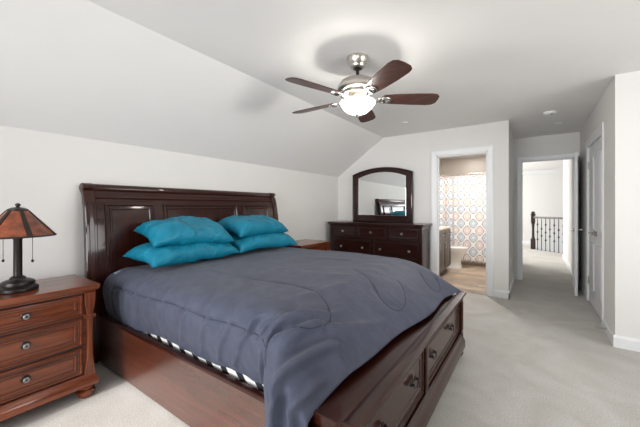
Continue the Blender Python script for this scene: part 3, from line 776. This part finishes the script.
for dy in (-.085, .085):
    mb = MB(); mb.tube([(LX + dy * .3, LY + dy * .2, 1.085), (LX + dy * .9, LY + dy * .6, 1.080), (LX + dy * .9, LY + dy * .6, 1.07), (LX + dy * .9, LY + dy * .6, .93)], .0016, 6)
    mb.lathe([(0, 0), (.004, .002), (.0075, .010), (.005, .017), (0, .02)], (LX + dy * .9, LY + dy * .6, .912), 12); mb.build('pull_chain', dark_metal, lamp)

# ------------------------------------------------------------ dresser and mirror
dx0, dx1, dyf, dyb = -2.865, -1.300, 4.40, 4.835
dr = thing('dresser', (-2.08, 4.62, 0), 'wide dark cherry dresser with round pewter knobs against the wall under the mirror', 'dresser')
mb = MB(); mb.box((dx0 + .01, dyf + .012, .09), (dx1 - .01, dyb, .965), .003)
for z0, z1, ds in ((.765, .930, ((-2.815, -2.375), (-2.330, -1.850), (-1.805, -1.350))), (.485, .715, ((-2.815, -2.110), (-2.060, -1.350)))):
    for a, b in ds: mb.box((a - .006, dyf + .0105, z0 - .006), (b + .006, dyf + .02, z1 + .006), 0, 1)
mb.build('body', [dr_x, black_m], dr)
mb = MB(); mb.rings(rect(dx0 - .035, dyf - .035, dx1 + .030, dyb + .005), [(.030, .940), (.026, .955), (.010, .966), (.006, .976), (0, .980), (0, .992), (.004, .997), (.010, .997)], lambda a, b, c: (a, b, c)); mb.build('top', dr_x, dr)
mb = MB(); mb.rings(rect(dx0 - .014, dyf - .014, dx1 + .014, dyb), [(0, .08), (0, .12), (.01, .14), (.018, .16)], lambda a, b, c: (a, b, c)); mb.build('base', dr_x, dr)
for (a, b) in ((dx0, dx0 + .045), (dx1 - .045, dx1)):
    mb = MB(); mb.box((a, dyf, .15), (b, dyf + .05, .945), .004); mb.rings(rect(a + .012, .2, b - .012, .92), [(0, 0), (.003, .005), (.008, .005)], plane_map((0, dyf, 0), (1, 0, 0), (0, 0, 1), (0, -1, 0)), cap0=False); mb.build('pilaster', dr_z, dr)
mb = MB()
for z in (.725, .44): mb.box((dx0 + .04, dyf + .002, z), (dx1 - .04, dyf + .04, z + .03), .002)
mb.rings(rect(4.44, .19, 4.80, .91), [(0, 0), (.004, .006), (.02, .006), (.03, .001)], plane_map((dx1 - .01, 0, 0), (0, 1, 0), (0, 0, 1), (1, 0, 0)), cap0=False)
mb.build('frame_rail', dr_x, dr)
mpd = plane_map((0, dyf + .008, 0), (1, 0, 0), (0, 0, 1), (0, -1, 0))
rows = [(.765, .930, [(-2.815, -2.375, (-2.61,)), (-2.330, -1.850, (-2.10,)), (-1.805, -1.350, (-1.595,))]),
        (.485, .715, [(-2.815, -2.110, (-2.64, -2.245)), (-2.060, -1.350, (-1.940, -1.485))]),
        (.185, .430, [(-2.815, -2.110, (-2.64, -2.245)), (-2.060, -1.350, (-1.940, -1.485))])]
for z0, z1, ds in rows:
    for (a, b, ks) in ds:
        mb = MB(); mb.rings(rect(a, z0, b, z1), [(0, -.02), (0, .004), (.003, .010), (.012, .011), (.018, .003), (.03, .001)], mpd)
        mb.rings(rect(a + .0175, z0 + .0175, b - .0175, z1 - .0175), [(0, .0036), (.003, .0036)], mpd, cap0=False, cap1=False, mi=1)
        d = mb.build('drawer', [dr_x, glaze], dr)
        for k in ks: rosette_knob(d, (k, dyf + .005, (z0 + z1) / 2 + (0 if z0 > .7 else -.005)), (0, -1, 0), chrome)
for x in (dx0 + .05, dx1 - .05):
    for y in (dyf + .04, dyb - .05):
        mb = MB(); mb.lathe(BUN, (x, y, 0), 20); mb.build('bun_foot', dr_z, dr)
mir = thing('dresser_mirror', (-2.095, 4.80, .997), 'arched mirror in a dark cherry frame standing on the dresser', 'mirror')
def arch(x0, z0, x1, zs, zt, n=20):
    pts = [(x0, z0), (x1, z0)]; c = (x0 + x1) / 2; hw = (x1 - x0) / 2; r = zt - zs; R = (hw * hw + r * r) / (2 * r); a0 = math.asin(hw / R)
    for k in range(n + 1): t = a0 - 2 * a0 * k / n; pts.append((c + R * sin(t), zt - R + R * cos(t)))
    return pts
out = arch(-2.632, .999, -1.560, 1.818, 1.918); inn = arch(-2.520, 1.112, -1.668, 1.752, 1.838)
mb = MB(); n = len(out); fy = 4.775
def lay(t, h): return [(o_[0] + (i_[0] - o_[0]) * t, fy - h, o_[1] + (i_[1] - o_[1]) * t) for o_, i_ in zip(out, inn)]
vs = []; LV = [(0, -.04), (0, 0), (.03, .010), (.14, .014), (.22, .006), (.75, .004), (.80, .012), (.93, .010), (1, -.004), (1, -.04)]
for t, h in LV: vs += lay(t, h)
fs = [((r) * n + i, r * n + (i + 1) % n, ((r + 1) % len(LV)) * n + (i + 1) % n, ((r + 1) % len(LV)) * n + i) for r in range(len(LV)) for i in range(n)]
mb.add(vs, fs); mb.build('frame', dr_x, mir)
mb = MB(); mb.rings(offset_poly(inn, -.01), [(0, 0), (0, .006), (.012, .008)], plane_map((0, fy + .014, 0), (1, 0, 0), (0, 0, 1), (0, -1, 0))); mb.build('mirror_glass', mirror_m, mir, smooth=False)
mb = MB(); mb.rings(offset_poly(out, .02), [(0, 0), (0, .02)], plane_map((0, fy + .045, 0), (1, 0, 0), (0, 0, 1), (0, -1, 0))); mb.build('backing', dr_x, mir)

# ------------------------------------------------------------ ceiling fan
FX, FY = -1.135, 2.138
fan = thing('ceiling_fan', (FX, FY, 1.96), 'brushed nickel ceiling fan with five dark walnut blades and lit glass bowl', 'ceiling fan')
mb = MB(); mb.lathe([(0, 2.43), (.085, 2.43), (.086, 2.42), (.080, 2.395), (.066, 2.372), (.058, 2.362), (.055, 2.350), (.042, 2.342), (0, 2.342)], (FX, FY, 0), 40); mb.build('canopy', nickel, fan)
mb = MB(); mb.lathe([(0, 2.36), (.036, 2.352), (.034, 2.338), (.014, 2.330), (.0125, 2.28), (.030, 2.275), (.040, 2.262), (0, 2.262)], (FX, FY, 0), 24); mb.build('downrod', dark_metal, fan)
mb = MB(); mb.lathe([(0, 2.262), (.050, 2.262), (.095, 2.254), (.130, 2.236), (.154, 2.206), (.160, 2.186), (.160, 2.172), (.150, 2.162), (.128, 2.156), (.116, 2.136), (.070, 2.120), (0, 2.120)], (FX, FY, 0), 48); mb.build('motor_housing', nickel, fan)
mb = MB(); mb.lathe([(0, 2.125), (.058, 2.125), (.062, 2.116), (.058, 2.105), (.080, 2.100), (.092, 2.092), (.092, 2.082), (.080, 2.078), (0, 2.078)], (FX, FY, 0), 40); mb.build('switch_housing', chrome, fan)
bowl_p = [(.138, 2.082), (.146, 2.076), (.143, 2.064), (.128, 2.040), (.104, 2.014), (.074, 1.994), (.040, 1.982), (.012, 1.978)]
mb = MB(); seg = 48; vs = []; fs = []
for (r, z) in bowl_p + [(max(r - .004, .004), z + .004) for r, z in reversed(bowl_p)]:
    for k in range(seg):
        a = 2 * PI * k / seg; rr = r * .95 * (1 + .018 * cos(a * 12) * (1 if r > .05 else 0)); vs.append((FX + rr * cos(a), FY + rr * sin(a), z))
nr = len(bowl_p) * 2
for i in range(nr):
    for k in range(seg): j = (k + 1) % seg; q = (i + 1) % nr; fs.append((i * seg + k, i * seg + j, q * seg + j, q * seg + k))
mb.add(vs, fs); bw = mb.build('glass_bowl', bowl_m, fan)
mb = MB(); mb.lathe([(0, 1.952), (.007, 1.955), (.010, 1.962), (.006, 1.969), (.017, 1.974), (.020, 1.981), (0, 1.983)], (FX, FY, 0), 20); mb.build('finial', pewter, fan)
for k in range(5):
    a = rad(36 + 72 * k); d_ = Vector((cos(a), sin(a), 0)); s_ = Vector((-sin(a), cos(a), 0)); pitch = rad(-13)
    o0 = Vector((FX, FY, 2.088)); sp = s_ * cos(pitch) + Vector((0, 0, sin(pitch))); up = d_.cross(sp).normalized()
    mb = MB(); mp = plane_map(o0 + Vector((0, 0, .012)), d_, sp, up)
    P = [(.205, -.054), (.30, -.066), (.45, -.076), (.57, -.078), (.610, -.070), (.634, -.046), (.640, 0), (.634, .046), (.610, .070), (.57, .078), (.45, .076), (.30, .066), (.205, .054), (.190, .035), (.186, 0), (.190, -.035)]
    mb.rings(P, [(.002, 0), (0, .002), (0, .006), (.002, .008)], mp)
    bl = mb.build('blade', blade_m, fan)
    mb = MB(); mpi = plane_map(o0 + Vector((0, 0, .0)), d_, sp, up)
    P = [(.10, -.020), (.135, -.012), (.165, -.026), (.20, -.042), (.235, -.040), (.262, -.022), (.272, 0), (.262, .022), (.235, .040), (.20, .042), (.165, .026), (.135, .012), (.10, .020)]
    mb.rings(P, [(.002, .002), (0, .005), (0, .011)], mpi)
    mb.tube([o0 + d_ * .06 + Vector((0, 0, .012)), o0 + d_ * .09 + Vector((0, 0, -.004)), o0 + d_ * .13 + Vector((0, 0, -.006)), o0 + d_ * .17 + Vector((0, 0, .004))], [.018, .016, .014, .012], 12)
    for (u_, v_) in ((.20, -.024), (.20, .024), (.245, 0)):
        mb.lathe([(0, 0), (.009, 0), (.008, -.004), (0, -.006)], Vector(mpi(u_, v_, .003)), 12, up)
    mb.lathe([(.0, 0), (.022, .001), (.024, .004), (.016, .009), (0, .011)], Vector(mpi(.215, 0, .0015)), 20, -up)
    mb.build('blade_iron', chrome, fan)
pl = bpy.data.lights.new('fan_bulb', 'POINT'); pl.energy = 46; pl.color = (1, .95, .88); pl.shadow_soft_size = .07
po = bpy.data.objects.new('fan_bulb', pl); COL.objects.link(po); po.parent = fan; po.location = (0, 0, 2.02 - 1.96)

# ------------------------------------------------------------ ceiling bits, stopper, outlet
sm = thing('smoke_detector', (.175, 4.74, ZC - .04), 'round white smoke detector on the ceiling at the hall entrance', 'smoke detector')
mb = MB(); mb.lathe([(0, 2.43), (.070, 2.43), (.072, 2.422), (.066, 2.405), (.050, 2.396), (0, 2.394)], (.175, 4.74, 0), 36); mb.build('cover', white_m, sm)
mb = MB(); mb.lathe([(0, 2.4), (.016, 2.4), (.014, 2.388), (0, 2.386)], (.19, 4.70, 0), 16); mb.build('sensor', mat('grey_sensor', (.25, .25, .25), .5), sm)
for (x, y, lb) in ((.30, 5.42, 'flat round sprinkler cover on the hall ceiling behind the smoke detector'), (-1.47, 4.17, 'flat round sprinkler cover on the bedroom ceiling above the dresser')):
    mb = MB(); mb.lathe([(0, 2.43), (.040, 2.43), (.041, 2.426), (.038, 2.424), (.036, 2.420), (0, 2.419)], (x, y, 0), 28)
    tag(mb.build('sprinkler_cover', white_m), lb, 'sprinkler')
mb = MB(); hp = [Vector((HR - .014, 4.05, .055)) + Vector((-.075 * k / 40, 0, 0)) + Vector((0, .009 * cos(k * .9), .009 * sin(k * .9))) for k in range(41)]
mb.tube(hp, .0022, 6); mb.lathe([(0, 0), (.012, 0), (.012, .012), (0, .014)], (HR - .085, 4.05, .055), 14, (-1, 0, 0))
tag(mb.build('door_stop', pewter), 'small spring door stop on the baseboard beside the closet', 'door stop')
ol = thing('wall_outlet', (HL + .003, 5.22, .43), 'white wall outlet low on the left side of the hall', 'outlet')
mb = MB(); mb.rings(rect(5.185, .37, 5.255, .485), [(0, 0), (0, .003), (.004, .006)], plane_map((HL, 0, 0), (0, 1, 0), (0, 0, 1), (1, 0, 0))); mb.build('cover_plate', white_m, ol)
mb = MB()
for z in (.405, .45): mb.rings(rect(5.205, z - .014, 5.235, z + .014), [(0, .005), (.003, .008)], plane_map((HL, 0, 0), (0, 1, 0), (0, 0, 1), (1, 0, 0)))
mb.build('socket', white_m, ol)

# ------------------------------------------------------------ bathroom
van = thing('bathroom_vanity', (-1.6, 5.7, 0), 'grey brown bathroom vanity cabinet with beige counter seen through the doorway', 'vanity')
vx, vy0, vy1 = -1.335, 5.02, 6.36
mb = MB(); mb.box((-1.875, vy0, .10), (vx, vy1, .835), .003); mb.box((-1.875, vy0 + .01, 0), (vx - .06, vy1 - .01, .10), .002); mb.build('cabinet', vanity_m, van)
mb = MB(); mb.box((-1.878, vy0 - .01, .835), (vx + .025, vy1 + .012, .872), .005); mb.box((-1.878, vy0, .872), (-1.860, vy1, .96), .003); mb.build('countertop', top_m, van)
mpv = plane_map((vx, 0, 0), (0, 1, 0), (0, 0, 1), (1, 0, 0)); k = 0
for (a, b) in ((5.04, 5.47), (5.49, 5.90), (5.92, 6.34)):
    mb = MB(); mb.rings(rect(a, .67, b, .815), [(0, 0), (0, .014), (.004, .018), (.03, .018), (.036, .008)], mpv); d = mb.build('drawer', vanity_m, van)
    mb = MB(); mb.tube([mpv((a + b) / 2 - .05, .745, .02), mpv((a + b) / 2 - .045, .745, .045), mpv((a + b) / 2 + .045, .745, .045), mpv((a + b) / 2 + .05, .745, .02)], .005, 8); mb.build('handle', pewter, d)
    mb = MB(); mb.rings(rect(a, .12, b, .655), [(0, 0), (0, .014), (.004, .018), (.05, .018), (.058, .008), (.07, .008), (.09, .014)], mpv); d = mb.build('door', vanity_m, van)
    yk = b - .03; mb = MB(); mb.tube([mpv(yk, .50, .018), mpv(yk, .505, .045), mpv(yk, .60, .045), mpv(yk, .605, .018)], .005, 8); mb.build('handle', pewter, d)
to = thing('toilet', (-1.45, 6.74, 0), 'white toilet between the vanity and the shower curtain', 'toilet')
def oval(z, cx_, rx, ry, n=28): return [(cx_ + rx * cos(2 * PI * k / n), 6.74 + ry * sin(2 * PI * k / n), z) for k in range(n)]
def loft(mb, rs):
    n = len(rs[0]); vs = [p for r in rs for p in r]; fs = [(i * n + k, i * n + (k + 1) % n, (i + 1) * n + (k + 1) % n, (i + 1) * n + k) for i in range(len(rs) - 1) for k in range(n)]
    fs += [tuple(reversed(range(n))), tuple(range((len(rs) - 1) * n, len(rs) * n))]; mb.add(vs, fs)
mb = MB(); loft(mb, [oval(0, -1.44, .26, .125), oval(.02, -1.44, .26, .125), oval(.10, -1.44, .24, .11), oval(.20, -1.42, .23, .11), oval(.30, -1.38, .26, .16), oval(.38, -1.36, .28, .185), oval(.40, -1.36, .28, .185)]); mb.build('bowl', porc_m, to)
mb = MB(); loft(mb, [oval(.402, -1.36, .275, .18), oval(.408, -1.36, .285, .19), oval(.425, -1.36, .285, .19), oval(.438, -1.36, .27, .175), oval(.442, -1.36, .2, .12)]); mb.build('seat_lid', porc_m, to)
mb = MB(); mb.box((-1.865, 6.53, .39), (-1.67, 6.95, .76), .02); mb.build('tank', porc_m, to)
mb = MB(); mb.box((-1.872, 6.52, .762), (-1.66, 6.96, .79), .01); mb.build('tank_lid', porc_m, to)
tub = thing('bathtub', (-1.14, 7.6, 0), 'white bathtub behind the patterned shower curtain', 'bathtub')
mb = MB(); tx0, tx1, ty0, ty1 = -1.875, HL - T - .015, 7.18, 7.99
mb.rings(rect(tx0, ty0, tx1, ty1), [(0, .09), (0, .48), (.01, .50), (.07, .50), (.10, .46), (.16, .12), (.22, .10)], lambda a, b, c: (a, b, c)); mb.build('basin', porc_m, tub)
mb = MB(); mb.box((tx0, ty0 - .012, 0), (tx1, ty0 + .03, .088), .003); mb.build('tub_base', apron_m, tub)
cu = thing('shower_curtain', (-1.14, 7.12, .08), 'white shower curtain printed with blue and tan medallions hanging in the bathroom', 'shower curtain')
cx0, cx1, NX, NZ = -1.865, -.42, 240, 30
vs = []; fs = []; uvs = []; arc = 0; prev = None
for i in range(NX + 1):
    s = i / NX; x = cx0 + (cx1 - cx0) * s; amp = .035 * (1 - sstep(.28, .5, s)) + .006; y0_ = 7.10 + amp * sin(x * 42) + .006 * sin(x * 11)
    if prev: arc += .55 * abs(x - prev[0]) + .45 * math.hypot(x - prev[0], y0_ - prev[1])
    prev = (x, y0_)
    for j in range(NZ + 1):
        z = .075 + 1.845 * j / NZ; fl = .6 + .4 * (1 - j / NZ); vs.append((x, 7.10 + (y0_ - 7.10) * fl, z)); uvs.append((arc, z))
for i in range(NX):
    for j in range(NZ): a = i * (NZ + 1) + j; fs.append((a, a + NZ + 1, a + NZ + 2, a + 1))
mb = MB(); mb.add(vs, fs); co = mb.build('curtain', curtain_m, cu, angle=180)
ul = co.data.uv_layers.new(name='UVMap')
for lp in co.data.loops: ul.data[lp.index].uv = uvs[lp.vertex_index]
so = co.modifiers.new('thickness', 'SOLIDIFY'); so.thickness = .002
for k in range(12):
    x = cx0 + .04 + (cx1 - cx0 - .08) * k / 11
    mb = MB(); mb.tube([(x, 7.10 + .022 * cos(t), 1.943 + .024 * sin(t)) for t in [2 * PI * i / 14 for i in range(15)]], .002, 6); mb.build('ring', chrome, cu)
mb = MB(); mb.tube([(-1.878, 7.10, 1.955), (HL - T - .014, 7.10, 1.955)], .011, 14)
for x, s_ in ((-1.879, 1), (HL - T - .013, -1)): mb.lathe([(0, 0), (.028, 0), (.024, .01), (0, .012)], (x, 7.10, 1.955), 18, (s_, 0, 0))
tag(mb.build('curtain_rod', chrome), 'straight metal shower curtain rod above the printed curtain', 'curtain rod')
rl = thing('recessed_light', (-1.12, 7.62, ZC - .01), 'lit round recessed light in the bathroom ceiling', 'ceiling light')
mb = MB(); mb.lathe([(.075, 2.43), (.095, 2.43), (.095, 2.424), (.078, 2.421), (.075, 2.424)], (-1.12, 7.62, 0), 32); mb.build('trim_ring', white_m, rl)
mb = MB(); mb.lathe([(0, 2.429), (.076, 2.429), (.076, 2.425), (0, 2.424)], (-1.12, 7.62, 0), 32); mb.build('lens', lens_m, rl)
for i, (x, y, p_) in enumerate(((-1.12, 7.62, 2.5), (-1.1, 5.95, 33))):  # second light, out of view near the doorway, is added to brighten the bathroom
    l = bpy.data.lights.new('bathroom_light', 'AREA'); l.shape = 'DISK'; l.size = .22; l.energy = p_; l.color = (1, .96, .92)
    o = bpy.data.objects.new('bathroom_light', l); COL.objects.link(o); o.location = (x, y, ZC - .02)
rl2 = copy_tree(rl); rl2.location = (-1.1, 5.95, ZC - .01); rl2['label'] = 'added unseen recessed light that brightens the bathroom, nearer the doorway'

# ------------------------------------------------------------ stair railing on the landing
ra = thing('stair_railing', (0, 11.04, 0), 'dark wood stair railing with iron balusters on the landing beyond the hall', 'railing')
p0 = Vector((.005, 11.04, 0)); dirr = (Vector((.765, 10.40, 0)) - p0).normalized()
mb = MB(); sq = .052
mb.box((p0.x - .06, p0.y - .06, 0), (p0.x + .06, p0.y + .06, .30), .006); mb.lathe([(.052, .30), (.045, .32), (.034, .36), (.030, .60), (.038, .74), (.050, .78)], (p0.x, p0.y, 0), 20)
mb.box((p0.x - .052, p0.y - .052, .78), (p0.x + .052, p0.y + .052, 1.02), .006); mb.box((p0.x - .068, p0.y - .068, 1.02), (p0.x + .068, p0.y + .068, 1.045), .006)
mb.lathe([(.03, 1.045), (.05, 1.07), (.05, 1.09), (.03, 1.115), (0, 1.12)], (p0.x, p0.y, 0), 20); mb.build('newel_post', rail_wood, ra)
sd = Vector((-dirr.y, dirr.x, 0))
mb = MB(); mb.rings([(-.032, .92), (.032, .92), (.036, .945), (.026, .972), (-.026, .972), (-.036, .945)], [(0, .05), (0, 1.75)], lambda a, b, c: tuple(p0 + dirr * c + sd * a + Vector((0, 0, b)))); mb.build('handrail', rail_wood, ra)
for k in range(13):
    q = p0 + dirr * (.14 + .122 * k); mb = MB(); mb.box((q.x - .009, q.y - .009, 0), (q.x + .009, q.y + .009, .925), 0)
    for z in ((.42, .62) if k % 2 else (.30, .52, .74)): mb.lathe([(.009, -.03), (.021, -.012), (.024, 0), (.021, .012), (.009, .03)], (q.x, q.y, z), 10)
    mb.box((q.x - .018, q.y - .018, 0), (q.x + .018, q.y + .018, .02), .003); mb.build('baluster', iron, ra)
